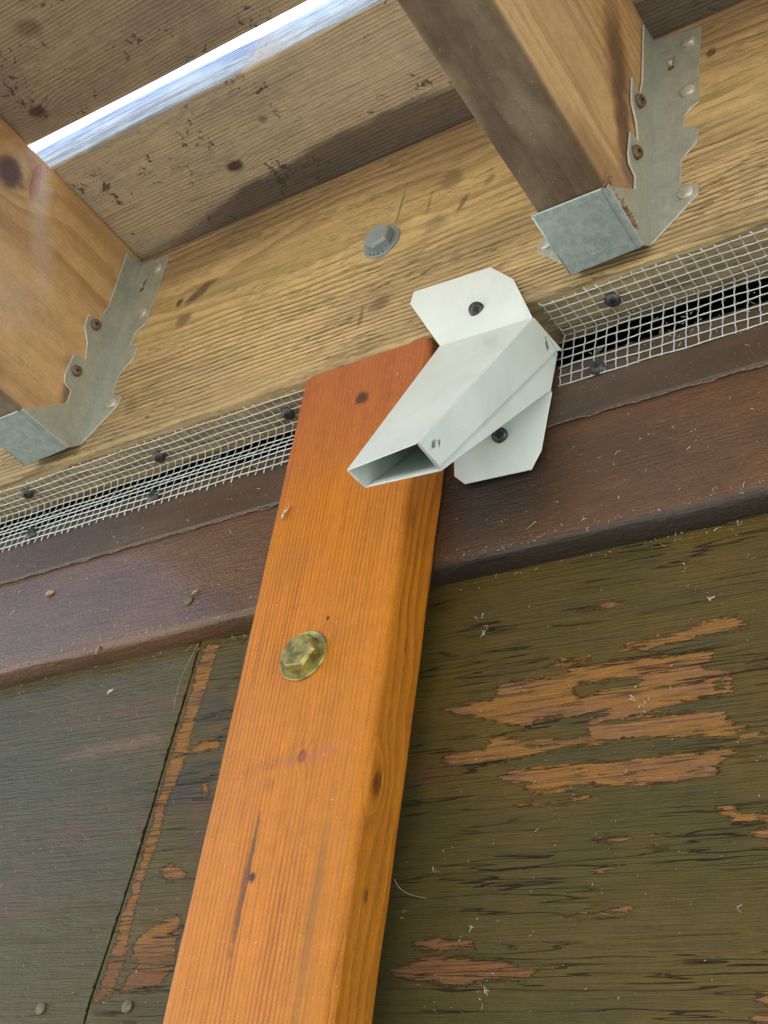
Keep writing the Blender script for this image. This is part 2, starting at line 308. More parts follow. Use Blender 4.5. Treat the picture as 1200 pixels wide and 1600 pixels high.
def painted(name, col, col2, rough, ridge=0.0005, worn=0.0, coat=0.3, dirt_shade=0.0):
    g = G(name); x, y, z = g.pos()
    a = g.n3(0.012, 0.05, 0.05, 4, 0.6); b = g.n3(0.05, 0.8, 0.9, 3, 0.6)
    c = g.mix(g.ss(a, 0.35, 0.65), col, col2); c = g.mix(g.M('MULTIPLY', g.ss(b, 0.45, 0.7), 0.35), c, tuple(v * 0.5 for v in col))
    if worn: c = g.mix(g.M('MULTIPLY', g.ss(g.n3(0.06, 0.4, 0.4, 4, 0.65, (4, 4, 4)), 0.62, 0.68), worn), c, (0.26, 0.10, 0.045))
    sp = g.n3(0.7, 0.7, 0.7, 1, 0.5, (1, 2, 3)); c = g.mix(g.M('MULTIPLY', g.ss(sp, 0.72, 0.76), 0.4), c, (0.42, 0.36, 0.28))
    if dirt_shade:  # dirt right of the post, with shade put into the same dark colour
        lo = g.M('MULTIPLY', g.ss(z, -132, -136), g.ss(x, 40, 100)); c = g.mix(g.M('MULTIPLY', lo, dirt_shade), c, (0.028, 0.026, 0.022))
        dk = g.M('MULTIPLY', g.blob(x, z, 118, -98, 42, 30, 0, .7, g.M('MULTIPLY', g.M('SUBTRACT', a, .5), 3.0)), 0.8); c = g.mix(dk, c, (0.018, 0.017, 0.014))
    c = g.grit(c, 0.35)
    nr = g.bump(g.M('ADD', b, g.M('MULTIPLY', g.n3(0.4, 0.4, 0.4, 3), 0.9)), ridge)
    return g.fin(c, g.M('MULTIPLY_ADD', a, 0.2, rough - 0.1), 0.0, nr, (g.M('MULTIPLY', g.ss(x, 60, -20), coat) if dirt_shade else coat, 0.17))
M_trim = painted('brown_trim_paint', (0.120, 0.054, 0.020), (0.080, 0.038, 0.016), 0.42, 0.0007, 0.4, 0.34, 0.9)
M_frieze = painted('dark_brown_strip_paint', (0.062, 0.036, 0.022), (0.085, 0.052, 0.032), 0.5, 0.00025, 0.0, 0.2)

def wall_mat():
    g = G('peeling_olive_paint'); x, y, z = g.pos(); pe = g.attr('peel'); ho = g.attr('old')
    zt = g.M('SUBTRACT', z, g.M('MULTIPLY', x, -0.035))            # the grain runs a little downhill
    def N(fu, fv, d=2, r=.5, k=0.0, dist=0.0): return g.noise(g.vec(g.M('MULTIPLY_ADD', x, fu, k), k, g.M('MULTIPLY_ADD', zt, fv, k)), 1.0, d, r, dist)
    rag = g.M('ADD', g.M('MULTIPLY', g.M('SUBTRACT', N(0.06, 0.85, 4, .68, 1), .5), 12.0), g.M('MULTIPLY', g.M('SUBTRACT', N(0.35, 0.45, 3, .65, 4), .5), 3.5))
    isl = g.M('MULTIPLY', g.ss(N(0.04, 0.42, 4, .65, 61), .56, .68), 8.5)
    p = g.M('SUBTRACT', g.M('ADD', g.M('MINIMUM', pe, 3.6), rag), isl); pm = g.ss(p, -0.45, 0.45)
    extra = g.M('MULTIPLY', g.ss(N(0.045, 0.75, 4, .6, 7), .695, .715), g.ss(pe, -18, -3)); pm = g.M('MAXIMUM', pm, extra)
    old = g.M('MULTIPLY', g.ss(g.M('ADD', ho, g.M('MULTIPLY', rag, 1.3)), -1.8, 2.6), g.ss(N(0.03, 0.5, 3, .6, 65), .32, .6))
    # bare wood
    grain = N(0.03, 1.3, 4, .65, 3); ring = g.M('FRACT', g.M('MULTIPLY', g.M('ADD', zt, g.M('MULTIPLY', N(0.006, 0.02, 2, .5, 9), 30)), 0.22))
    bare = g.mix(g.M('ADD', g.M('MULTIPLY', grain, .7), g.M('MULTIPLY', ring, .3)), (0.36, 0.170, 0.036), (0.125, 0.055, 0.016))
    bare = g.mix(g.M('MULTIPLY', g.ss(N(0.02, 0.09, 3, .6, 13), .45, .62), .6), bare, (0.21, 0.10, 0.052))
    bare = g.mix(g.M('MULTIPLY', g.ss(N(0.035, 0.8, 3, .6, 17), .52, .64), .8), bare, (0.055, 0.045, 0.03))
    lowb = g.M('MULTIPLY', g.ss(z, -315, -322), g.ss(x, 165, 150)); bare = g.mix(g.M('MULTIPLY', lowb, .6), bare, (0.13, 0.06, 0.028))
    # paint
    big = g.n3(0.006, 0.006, 0.008, 4, 0.6, (3, 0, 1)); pv = N(0.012, 0.10, 4, .6, 19)
    leftp = g.ss(x, -80, -95)
    paint = g.mix(g.ss(big, .38, .62), (0.096, 0.062, 0.0085), (0.064, 0.049, 0.0095)); paint = g.mix(g.M('MULTIPLY', g.ss(pv, .5, .7), .5), paint, (0.045, 0.034, 0.014))
    paint = g.mix(g.M('MULTIPLY', leftp, .55), paint, (0.056, 0.052, 0.016))
    brown = g.M('MULTIPLY', g.ss(g.n3(0.012, 0.01, 0.03, 4, .65, (8, 0, 3)), .52, .68), g.ss(g.M('ADD', x, g.M('MULTIPLY', z, 0.0)), 150, 85)); paint = g.mix(g.M('MULTIPLY', brown, .45), paint, (0.115, 0.045, 0.024))
    paint = g.mix(g.M('MULTIPLY', old, .85), paint, (0.034, 0.036, 0.026))
    thin = g.M('MULTIPLY', g.ss(N(0.015, 0.45, 2, .5, 23), .55, .68), 1.0)
    # long checks through the paint
    c1 = g.M('ABSOLUTE', g.M('SUBTRACT', N(0.0045, 0.10, 3, .62, 31), .5)); ckz = g.ss(N(0.012, 0.04, 2, .5, 35), .44, .56)
    crack = g.M('MULTIPLY', g.M('MULTIPLY', g.ss(c1, .0095, .002), ckz), g.M('SUBTRACT', 1.0, g.M('MULTIPLY', leftp, .9)))
    c2 = g.M('MULTIPLY', g.M('MULTIPLY', g.ss(N(0.022, 1.5, 2, .5, 37), .675, .725), g.ss(N(0.01, 0.03, 2, .5, 41), .42, .58)), g.M('SUBTRACT', 1.0, g.M('MULTIPLY', leftp, .9)))
    crack = g.M('MAXIMUM', crack, g.M('MULTIPLY', c2, .8))
    paint = g.mix(g.M('MULTIPLY', thin, .22), paint, (0.035, 0.028, 0.012))
    c = g.mix(pm, paint, bare)
    rim = g.M('MULTIPLY', g.ss(p, -1.1, -0.15), g.M('SUBTRACT', 1.0, pm)); c = g.mix(g.M('MULTIPLY', rim, .22), c, (0.03, 0.022, 0.010))
    c = g.mix(g.M('MULTIPLY', crack, .85), c, (0.016, 0.014, 0.009))
    sc = g.blob(x, z, -128, -197, 42, 4, .02, .6, g.M('MULTIPLY', g.M('SUBTRACT', N(.2, .5, 3), .5), 2)); c = g.mix(g.M('MULTIPLY', g.M('MULTIPLY', sc, leftp), .45), c, (0.20, 0.10, 0.06))
    sp = g.n3(0.55, 0.55, 0.55, 2, 0.5, (6, 1, 2)); c = g.mix(g.M('MULTIPLY', g.ss(sp, 0.73, 0.77), 0.5), c, (0.36, 0.32, 0.24))
    c = g.grit(c, 0.32)
    h = g.M('ADD', g.M('MULTIPLY', pm, -1.3), g.M('MULTIPLY', crack, -2.2)); h = g.M('ADD', h, g.M('MULTIPLY', grain, .55)); h = g.M('ADD', h, g.M('MULTIPLY', N(0.02, 0.5, 3, .6, 51), .9))
    wr = g.M('MULTIPLY', g.n3(0.06, 0.3, 0.12, 3, .6, (2, 2, 2), 1.2), g.M('MULTIPLY', leftp, 1.2)); h = g.M('ADD', h, wr)
    nr = g.bump(h, 0.0011)
    rg = g.M('ADD', g.M('MULTIPLY', pm, .32), g.M('MULTIPLY_ADD', big, .16, .36))
    return g.fin(c, rg, 0.0, nr, (g.M('MULTIPLY', g.M('SUBTRACT', 1.0, pm), g.M('MULTIPLY_ADD', leftp, 0.14, .06)), .22), 0.28)
M_wall = wall_mat()

def galv_mat(name, base, metal, spang):
    g = G(name); x, y, z = g.pos(); v = g.voro(g.vec(x, y, z), 0.45, 1, 'F1', 1); n = g.n3(0.08, 0.08, 0.05, 4, 0.6); f = g.n3(0.9, 0.9, 0.9, 3, .65)
    c = g.mix(g.ss(n, .35, .65), tuple(a * .86 for a in base), base)
    sx = g.t.nodes.new('ShaderNodeSeparateColor'); g.t.links.new(v, sx.inputs[0]); c = g.mix(g.M('MULTIPLY', sx.outputs[0], spang), c, tuple(min(1, a * 1.5) for a in base))
    c = g.mix(g.M('MULTIPLY', g.ss(f, .58, .72), .3), c, tuple(a * .45 for a in base))
    und = g.M('MULTIPLY', g.ss(z, 3.5, 0.5), g.ss(y, -4, -8)); und = g.M('MULTIPLY', und, spang * 1.6, clamp=True)
    c = g.mix(g.M('MULTIPLY', g.ss(z, 3.5, .5), g.M('MULTIPLY', g.ss(y, -4, -8), .85)), c, g.mix(g.ss(g.n3(.22, .22, .22, 5, .75, (5, 5, 5)), .34, .66), (0.36, 0.47, 0.46), (0.55, 0.66, 0.65)))
    sc = g.ss(g.noise(g.vec(g.M('MULTIPLY', x, 1.0), g.M('MULTIPLY', y, 1.0), g.M('MULTIPLY', z, 0.06)), 1.0, 1), .70, .74); c = g.mix(g.M('MULTIPLY', sc, .35), c, (0.75, 0.75, 0.7))
    return g.fin(c, g.M('MULTIPLY_ADD', f, .25, .33), metal, g.bump(g.M('ADD', f, g.M('MULTIPLY', n, .5)), 0.0002))
M_galv = galv_mat('galvanised_steel', (0.48, 0.52, 0.46), 0.5, 0.22)
M_zinc = galv_mat('zinc_bolt_steel', (0.36, 0.43, 0.46), 0.45, 0.1)
M_edge = plain('cut_steel_edge', (0.74, 0.76, 0.72), 0.35, 0.4, 0.1, 0.5)
M_nail = plain('nail_head_steel', (0.58, 0.56, 0.47), 0.38, 0.55, 0.12, 0.3)
M_brass = plain('yellow_zinc_steel', (0.30, 0.26, 0.09), 0.36, 0.6, 0.5, 0.2, 0.0002, ((0.20, 0.17, 0.07), 0.5))
M_black = plain('black_screw_steel', (0.050, 0.052, 0.058), 0.28, 0.2, 0.2, 0.8)
M_socket = plain('dark_screw_recess', (0.004, 0.004, 0.004), 0.6)
M_rust = plain('brown_screw_steel', (0.17, 0.115, 0.08), 0.5, 0.4, 0.4, 0.8)
M_wire = plain('mesh_wire_zinc', (0.62, 0.68, 0.67), 0.38, 0.45, 0.15, 0.3)
M_house = plain('dark_cavity_wood', (0.035, 0.025, 0.018), 0.9, 0, 0.3, 0.02)
M_ground = plain('dry_ground', (0.35, 0.325, 0.26), 0.95, 0, 0.2, 0.002)
M_web = plain('pale_dust', (0.60, 0.56, 0.48), 0.8, 0, 0.3, 0.5)
M_chip = plain('wood_chips', (0.28, 0.15, 0.08), 0.8, 0, 0.5, 0.6)
M_dust = plain('dust_ridge', (0.17, 0.145, 0.11), 0.95, 0, 0.4, 0.5, 0.0004)
def white_mat():
    g = G('white_coated_sheet_metal'); x, y, z = g.pos(); n = g.n3(0.02, 0.02, 0.02, 3, .6)
    c = g.mix(g.ss(n, .35, .65), (0.70, 0.80, 0.79), (0.76, 0.85, 0.84)); sp = g.n3(0.5, 0.5, 0.5, 2, .5); c = g.mix(g.M('MULTIPLY', g.ss(sp, .74, .77), .5), c, (0.35, 0.3, 0.22))
    wob = g.M('MULTIPLY', g.M('SUBTRACT', g.n3(0.5, 0.5, 0.5, 3, .7), .5), 3.2); side = g.ss(x, 139, 141)
    for (a, b, ru, rv, an) in ((12.5, -23, 1.3, 3.6, .5), (-63.5, -144.5, 1.2, 3.2, -.3), (-60, -141, .8, 2, .2)):
        c = g.mix(g.M('MULTIPLY', g.M('MULTIPLY', g.blob(y, z, a, b, ru, rv, an, .12, wob), .85), side), c, (0.13, 0.11, 0.08))
    c = g.mix(g.M('MULTIPLY', g.ss(g.n3(0.05, 0.05, 0.02, 5, .65, (5, 2, 2)), .5, .75), .22), c, (0.50, 0.47, 0.38))
    c = g.mix(g.M('MULTIPLY', g.blob(y, z, 20, -19, 9, .35, -.2, .3, wob), g.M('MULTIPLY', side, .6)), c, (0.1, 0.09, 0.07))
    return g.fin(c, 0.33, 0.0, g.bump(g.n3(0.012, 0.012, 0.012, 2), 0.0016), (0.25, 0.12))
M_white = white_mat()

# ------------------------------------------------------------------ setting
GZ = -2100.0
gr = mesh('ground', [(-60000, -60000, GZ), (60000, -60000, GZ), (60000, 60000, GZ), (-60000, 60000, GZ)], [(0, 1, 2, 3)], M_ground); tag(gr, kind='structure')
b = B(); b.add([(x, y, z) for x in (-2600, 2600) for y in (150, 400) for z in (GZ, 186)], [(0, 1, 3, 2), (4, 6, 7, 5), (0, 4, 5, 1), (2, 3, 7, 6), (0, 2, 6, 4), (1, 5, 7, 3)])
hw = b.put('house_wall', M_house, smooth=False); tag(hw, kind='structure')

LX0, LX1 = -1500.0, 1500.0
# ledger
led = B().lumber(0, LX0, LX1, (0, 0), (38, 186.6), 2.6, 5).put('ledger_beam', M_ledger, origin=(0, 19, 0))
tag(led, 'weathered tan ledger beam bolted along the wall behind the joist ends', 'beam')
# joists
jl = {-207.0: 'reddish joist at the left edge with a dark knot and pink paint drip', 196.0: 'orange brown joist at top right with a dark weathered underside',
      598.0: 'next joist along the ledger, outside the right edge of the photo'}
j0 = None
for jx in (196.0, -207.0, 598.0):
    if j0 is None:
        jb = B().lumber(1, -2640, -0.6, (177, 1.2), (215, 186.5), 4.0, 5, cuts=[-2640, -14, -0.6])
        jb.V = [(x, y - 9.5 * max(0, 1 - z / 30) if y > -5 else y, z) for x, y, z in jb.V]; o = j0 = jb.put('ceiling_joist', M_joist, origin=(196, 0, 94))
    else: o = j0.copy(); COL.objects.link(o); o.location = (jx * MM, 0, 94 * MM)
    tag(o, jl[jx], 'joist', 'joists hung from the ledger')
# deck boards
Z0, Z1 = 187.2, 221.0
rows = [(44, 150, 0), (-96.3, 43, 1), (-256, -116.0, 2)] + [(-256 - 158 * k - 142, -256 - 158 * k - 16, 2 + k) for k in range(1, 16)]
lab = {0: 'rear overhead board above the wall cavity, behind the ledger', 1: 'overhead board next to the ledger with a dark water stain along it',
       2: 'overhead board beyond the bright gap, dark flecks on its purple grey underside'}
for (y0, y1, k) in rows:
    x0 = LX0 - 20 if k < 3 else (-500.0 if k < 7 else -2800.0)
    n = 44 if k in (1, 2) else 1
    cuts = [x0 + (LX1 - x0) * i / n for i in range(n + 1)]
    o = B().lumber(0, x0, LX1 + 20, (y0, Z0), (y1, Z1), 2.2, 3, cuts=cuts if n > 1 else None).put('deck_board', M_board, origin=((x0 + LX1) / 2, (y0 + y1) / 2, Z0))  # k >= 3: unseen boards, added to shape the sky light
    if k in (1, 2):      # slightly uneven edges
        for v in o.data.vertices:
            a = v.co.x * 1000
            v.co.y += MM * (0.7 * math.sin(a * 0.021 + k) + 0.5 * math.sin(a * 0.057 + 2 * k)) * (1 if v.co.y * 1000 * (1 if k == 2 else -1) > 0 else 0.2)
    tag(o, lab.get(k, '%s overhead board out from the ledger, unseen, added to shape the sky light' % ('third', 'fourth', 'fifth', 'sixth', 'seventh', 'eighth', 'ninth', 'tenth', 'eleventh', 'twelfth', 'thirteenth', 'fourteenth', 'fifteenth', 'sixteenth', 'outermost')[k - 3]), 'deck board', 'overhead deck boards')

# plywood panels with traced peeling
PEEL={
 'A':[(91.4,-209.8),(119.6,-210.3),(123.2,-202.4),(129.2,-201.7),(149.4,-203.7),(162.3,-201.1),(178.2,-200.8),(202.9,-202.3),(227.9,-204.8),(223.5,-211.0),(235.5,-216.4),(235.9,-225.7),(230.4,-226.2),(209.0,-227.1),(203.2,-229.2),(179.3,-230.7),(171.6,-231.9),(163.6,-225.8),(144.2,-223.5),(139.6,-227.6),(113.5,-218.5),(100.9,-214.8)],
 'A2':[(183.6,-196.8),(187.4,-192.6),(205.8,-193.0),(223.7,-189.3),(238.3,-188.4),(239.6,-191.9),(243.1,-195.1),(232.4,-196.1),(208.9,-196.9),(198.3,-198.1),(192.1,-196.0)],
 'A3':[(162.4,-170.1),(173.9,-169.1),(185.2,-169.5),(185.0,-171.2),(175.6,-171.6)],
 'A4':[(144.9,-197.5),(155.5,-195.1),(169.3,-196.1),(169.4,-197.8),(157.3,-198.1)],
 'A5':[(171.6,-231.1),(179.2,-229.2),(198.8,-231.6),(230.2,-233.0),(235.6,-240.5),(250.1,-247.9),(250.0,-250.3),(223.1,-244.5),(197.4,-241.0),(179.6,-239.6),(158.1,-240.7),(132.6,-243.3),(100.6,-242.1),(94.7,-236.3),(98.0,-235.2),(118.6,-234.9),(121.5,-229.7),(148.2,-234.9),(170.3,-236.3)],
 'A6':[(126.7,-250.4),(133.0,-247.3),(152.2,-247.6),(179.9,-250.0),(203.4,-251.1),(231.3,-251.5),(243.3,-251.9),(236.6,-253.7),(227.1,-258.1),(230.4,-262.1),(209.1,-262.8),(183.3,-261.6),(171.3,-259.3),(159.2,-261.4),(145.2,-260.4),(140.0,-255.2),(131.8,-253.4)],
 'A7':[(135.2,-264.5),(143.8,-263.3),(147.1,-265.9),(171.5,-264.5),(170.1,-266.5),(151.8,-266.5)],
 'A8':[(173.8,-284.1),(181.1,-283.2),(189.7,-285.5),(186.9,-286.6),(176.8,-286.1)],
 'A9':[(227.4,-276.2),(233.4,-276.3),(237.3,-278.1),(248.8,-281.5),(256.2,-283.6),(248.6,-284.8),(235.8,-283.3),(230.7,-279.4)],
 'A10':[(240.9,-288.5),(248.5,-287.4),(254.7,-290.0),(248.3,-291.9),(243.3,-290.7)],
 'A11':[(199.6,-290.2),(207.8,-290.4),(207.2,-291.7),(201.0,-291.3)],
 'A12':[(200.9,-284.2),(207.8,-284.0),(207.1,-285.3)],
 'A13':[(175.1,-298.1),(184.4,-296.9),(190.7,-297.2),(181.6,-298.7)],
 'A14':[(162.4,-316.9),(182.2,-315.3),(191.8,-314.7),(191.2,-317.9),(182.2,-317.5)],
 'A15':[(89.9,-322.7),(100.3,-321.2),(119.5,-323.8),(121.4,-326.6),(104.3,-327.6),(92.7,-325.2)],
 'A16':[(80.8,-333.9),(99.7,-329.4),(132.6,-332.5),(143.3,-335.6),(152.2,-338.0),(146.7,-341.6),(130.3,-340.2),(118.5,-342.9),(101.0,-339.6),(84.7,-337.5)],
 'A17':[(242.4,-352.1),(246.0,-350.5),(250.6,-352.4),(245.8,-355.6)],
 'A18':[(239.2,-358.7),(245.7,-357.8),(250.2,-361.2),(239.8,-361.0)],
 'A20':[(241.2,-212.8),(251.5,-213.0),(259.5,-214.8),(251.4,-215.1),(243.2,-214.2)],
 'A19':[(135.1,-326.7),(144.0,-325.9),(141.2,-328.0)],
 'B1':[(-77.4,-146.5),(-73.6,-143.0),(-67.3,-144.3),(-69.2,-167.8),(-72.0,-187.4),(-72.3,-210.7),(-74.5,-222.6),(-79.8,-239.5),(-78.2,-259.5),(-81.8,-276.6),(-82.4,-285.0),(-82.5,-305.0),(-81.5,-321.2),(-83.8,-336.8),(-92.7,-339.6),(-94.9,-339.5),(-92.1,-328.7),(-91.6,-311.0),(-91.7,-287.7),(-87.6,-279.5),(-88.7,-258.4),(-85.7,-238.8),(-85.1,-225.9),(-80.8,-213.3),(-81.8,-189.8),(-81.1,-167.7)],
 'B2':[(-68.1,-209.4),(-59.9,-202.0),(-47.6,-205.7),(-47.5,-210.5),(-64.2,-210.9)],
 'B3':[(-69.8,-275.9),(-62.3,-271.5),(-60.2,-275.1),(-50.6,-278.5),(-50.7,-281.8),(-63.7,-281.5)],
 'B4':[(-68.6,-307.6),(-61.4,-303.2),(-48.4,-300.9),(-47.5,-307.3),(-45.6,-327.7),(-54.9,-338.0),(-78.4,-337.1),(-72.8,-328.0),(-67.9,-323.5),(-74.9,-321.6),(-74.2,-310.4)],
 'B5':[(-54.4,-229.9),(-50.1,-229.6),(-47.4,-238.1),(-51.2,-237.6)],
}
HOLE={
 'H1':[(160.5,-212.4),(165.9,-208.4),(178.6,-209.9),(195.5,-211.4),(192.5,-214.8),(175.6,-215.0),(164.7,-216.4)],
 'H2':[(228.4,-219.7),(231.9,-218.5),(233.5,-221.4),(231.8,-223.4),(229.0,-222.6)],
 'D1':[(127.6,-242.6),(148.6,-240.9),(164.4,-241.7),(209.0,-246.0),(238.1,-248.2),(236.7,-250.2),(209.1,-248.2),(179.8,-246.2),(158.5,-248.5),(136.2,-247.0)],
 'D2':[(211.9,-229.2),(223.3,-227.3),(234.5,-230.0),(231.6,-232.5),(217.6,-232.4)],
 'D3':[(187.6,-200.1),(208.9,-198.6),(238.0,-199.6),(240.8,-201.8),(208.9,-201.8)],
 'D4':[(142.7,-225.7),(169.8,-225.3),(179.1,-225.2),(177.6,-228.1),(163.7,-229.0),(147.8,-228.9)],
 'D5':[(160.9,-263.1),(180.3,-261.2),(189.1,-261.6),(180.4,-262.6),(165.5,-264.4)],
 'D6':[(-76.8,-174.6),(-49.2,-173.4),(-48.1,-195.2),(-70.3,-197.5),(-79.4,-198.0)],
 'D7':[(-78.4,-217.4),(-45.5,-213.6),(-45.1,-240.1),(-75.7,-241.9),(-82.1,-235.6)],
}

def sdf(poly, X, Z):
    P = np.array(poly); d = np.full(X.shape, 1e9); ins = np.zeros(X.shape, bool)
    for i in range(len(P)):
        a = P[i]; c = P[(i + 1) % len(P)]; e = c - a; wx = X - a[0]; wz = Z - a[1]
        t = np.clip((wx * e[0] + wz * e[1]) / (e @ e), 0, 1); d = np.minimum(d, (wx - e[0] * t) ** 2 + (wz - e[1] * t) ** 2)
        cnd = (a[1] > Z) != (c[1] > Z)
        if c[1] != a[1]: ins ^= cnd & (X < (c[0] - a[0]) * (Z - a[1]) / (c[1] - a[1]) + a[0])
    return np.where(ins, 1, -1) * np.sqrt(d)
def panel(xs, zs, edge, name, label, org):
    """front grid of a plywood sheet; edge(z) shifts the seam side"""
    X, Z = np.meshgrid(xs, zs); XX = X + edge(X, Z)
    YY = 46 + 0.5 * np.sin(XX * 0.013 + 1) * np.sin(Z * 0.01) + 0.25 * np.sin(Z * 0.045 + XX * 0.006)
    nz, nx = X.shape; V = np.stack([XX, YY, Z], -1).reshape(-1, 3); idx = np.arange(nz * nx).reshape(nz, nx)
    F = np.stack([idx[:-1, :-1], idx[:-1, 1:], idx[1:, 1:], idx[1:, :-1]], -1).reshape(-1, 4).tolist()
    # sides and back
    rim = list(idx[0, :]) + list(idx[1:, -1]) + list(idx[-1, -2::-1]) + list(idx[-2:0:-1, 0]); n0 = len(V); Vl = V.tolist() + [[V[i][0], 58.0, V[i][2]] for i in rim]
    m = len(rim); F += [[int(rim[(i + 1) % m]), int(rim[i]), n0 + i, n0 + (i + 1) % m] for i in range(m)] + [[n0 + i for i in range(m - 1, -1, -1)]]
    o = mesh(name, Vl, F, M_wall, origin=org, smooth=False)
    xx, zz = XX.ravel(), Z.ravel(); pe = np.full(xx.shape, -30.0); ho = np.full(xx.shape, -30.0)
    for k, q in PEEL.items():
        s_ = sdf(q, xx, zz)
        if k == 'B1': s_ = np.minimum(s_ + 2.2, xx - seam(zz) - 3.2 + 0.8 * np.sin(zz * .31))
        pe = np.maximum(pe, s_)
    for k, q in HOLE.items():
        s_ = sdf(q, xx, zz)
        if k[0] == 'H': pe = np.minimum(pe, -s_)
        else: ho = np.maximum(ho, s_); pe = np.minimum(pe, np.maximum(-s_, -3)) if k in ('D1', 'D2', 'D4') else pe
    for nm, arr in (('peel', pe), ('old', ho)):
        at = o.data.attributes.new(nm, 'FLOAT', 'POINT'); at.data.foreach_set('value', np.concatenate([arr, np.full(m, -30.0)]).astype(np.float32))
    return tag(o, label, 'plywood panel', 'olive painted plywood panels')
SEAM = ((0, -78.0), (-139, -80.5), (-174, -82.0), (-220, -85.9), (-271, -88.6), (-304, -91.8), (-341, -96.2), (-420, -100), (GZ + 2, -112))
_z = np.arange(-420, -20, 1.7); JAG = (_z, np.abs(RNG.normal(0, .55, len(_z))) * (RNG.random(len(_z)) < .6) + .25 * np.sin(_z * .09))
def seam(z): return np.interp(-z, [-a for a, _ in SEAM], [c for _, c in SEAM])
zs = np.concatenate([[GZ + 3, -1500, -900, -600, -450, -400], np.arange(-372, -140, 1.25), [-120, -80, -50, -26]])
xr = np.concatenate([np.arange(0, 176, 1.25), np.arange(176, 345, 1.25), np.arange(350, 450, 10), [700, 1100, 1580]])      # distance right of the seam
panel(xr, zs, lambda X, Z: seam(Z) * np.exp(-X / 60) + (-80) * (1 - np.exp(-X / 60)) + 0.8, 'plywood_panel', 'olive green plywood panel right of the seam with bare orange wood showing', (400, 50, -900))
xl = np.concatenate([[-1500, -1000, -600, -400], np.arange(-300, 0.1, 2.0)])
panel(xl, zs, lambda X, Z: seam(Z) * np.exp(X / 60) + (-80) * (1 - np.exp(X / 60)) - 0.7 - np.interp(Z, *JAG) * np.exp(X / 3), 'plywood_panel', 'smoother olive green plywood panel at lower left, paint mostly whole', (-800, 50, -900))

# trim board and frieze strip, post
def rows_board(name, prof, mat, org, n=60, amp=0.5):
    xs = np.linspace(LX0, LX1, n * 4); V = []; F = []; k = len(prof)
    for x in xs:
        for i, (y, z) in enumerate(prof):
            V.append((x, y + (amp * 0.5 * math.sin(x * 0.017 + z) if i < k - 2 else 0), z + (amp * math.sin(x * 0.011 + 1.3) + amp * 0.4 * math.sin(x * 0.083) if z < prof[0][1] - 5 else 0)))
    for j in range(len(xs) - 1):
        for i in range(k): F.append((j * k + i, j * k + (i + 1) % k, (j + 1) * k + (i + 1) % k, (j + 1) * k + i))
    F.append(tuple(range(k))[::-1]); F.append(tuple((len(xs) - 1) * k + i for i in range(k)))
    return recalc(mesh(name, V, F, mat, origin=org, smooth=True))
tr = rows_board('trim_board', [(31.4, -50), (31.4, -130), (31.8, -133.5), (33.2, -136.0), (35.5, -137.4), (46.5, -137.8), (46.5, -50)], M_trim, (0, 39, -94))
tag(tr, 'wide reddish brown trim board across the wall below the mesh', 'trim board')
fr = rows_board('frieze_strip', [(29.2, -24), (29.2, -60), (29.0, -62.4), (29.9, -63.6), (31.2, -63.9), (45, -63.9), (45, -24)], M_frieze, (0, 37, -45), amp=0.25)
tag(fr, 'narrow dark brown strip the mesh is screwed to, above the trim board', 'trim board')
b = B(); xs = np.arange(-420, 420, 1.3); pts = []
for x in xs: pts.append((x, 29.4 + 0.3 * math.sin(x * .3), -64.4 + 0.35 * math.sin(x * .21) + random.uniform(-.35, .35)))
def blobline(b, pts, rfun):
    V = []; F = []; seg = 6
    for i, p in enumerate(pts):
        r = rfun(p[0])
        for k in range(seg): a = 2 * math.pi * k / seg; V.append((p[0], p[1] + r * math.cos(a), p[2] + r * math.sin(a)))
    for i in range(len(pts) - 1):
        for k in range(seg): F.append((i * seg + k, i * seg + (k + 1) % seg, (i + 1) * seg + (k + 1) % seg, (i + 1) * seg + k))
    b.add(V, F)
blobline(b, pts, lambda x: 0.22 + random.uniform(0, .28))
o = b.put('dust_line', M_dust, origin=(0, 30, -64)); tag(o, 'grey dust and cobweb caught along the lower edge of the dark strip', 'dust', kind='stuff')

post = B().lumber(2, -2090, -0.7, (-1.6, 0), (86.5, 30.6), 5.0, 7, cuts=[-2090, -400] + list(np.linspace(-390, -4, 60)) + [-0.7])
for i, v in enumerate(post.V):
    x, y, z = v; 
    if y > 24.5: x = x if x < 80 else 86.5 - (86.5 - x) * .3; y = y if y < 27 else 30.6 - (30.6 - y) * .3
    if z > -2: x = 43 + (x - 43) * .985; y = y + .4
    x += (z / 380.0) * 1.6 * (1 if x < 20 else 0) if z > -400 else (-1.6 if x < 20 else 0)
    x += 0.25 * math.sin(z * .02) + 0.12 * math.sin(z * .11 + x); post.V[i] = (x, y, z)
o = post.put('wall_post', M_post, origin=(43, 15, -2090)); tag(o, 'orange stained upright timber post bolted over the trim, running down the middle', 'post')

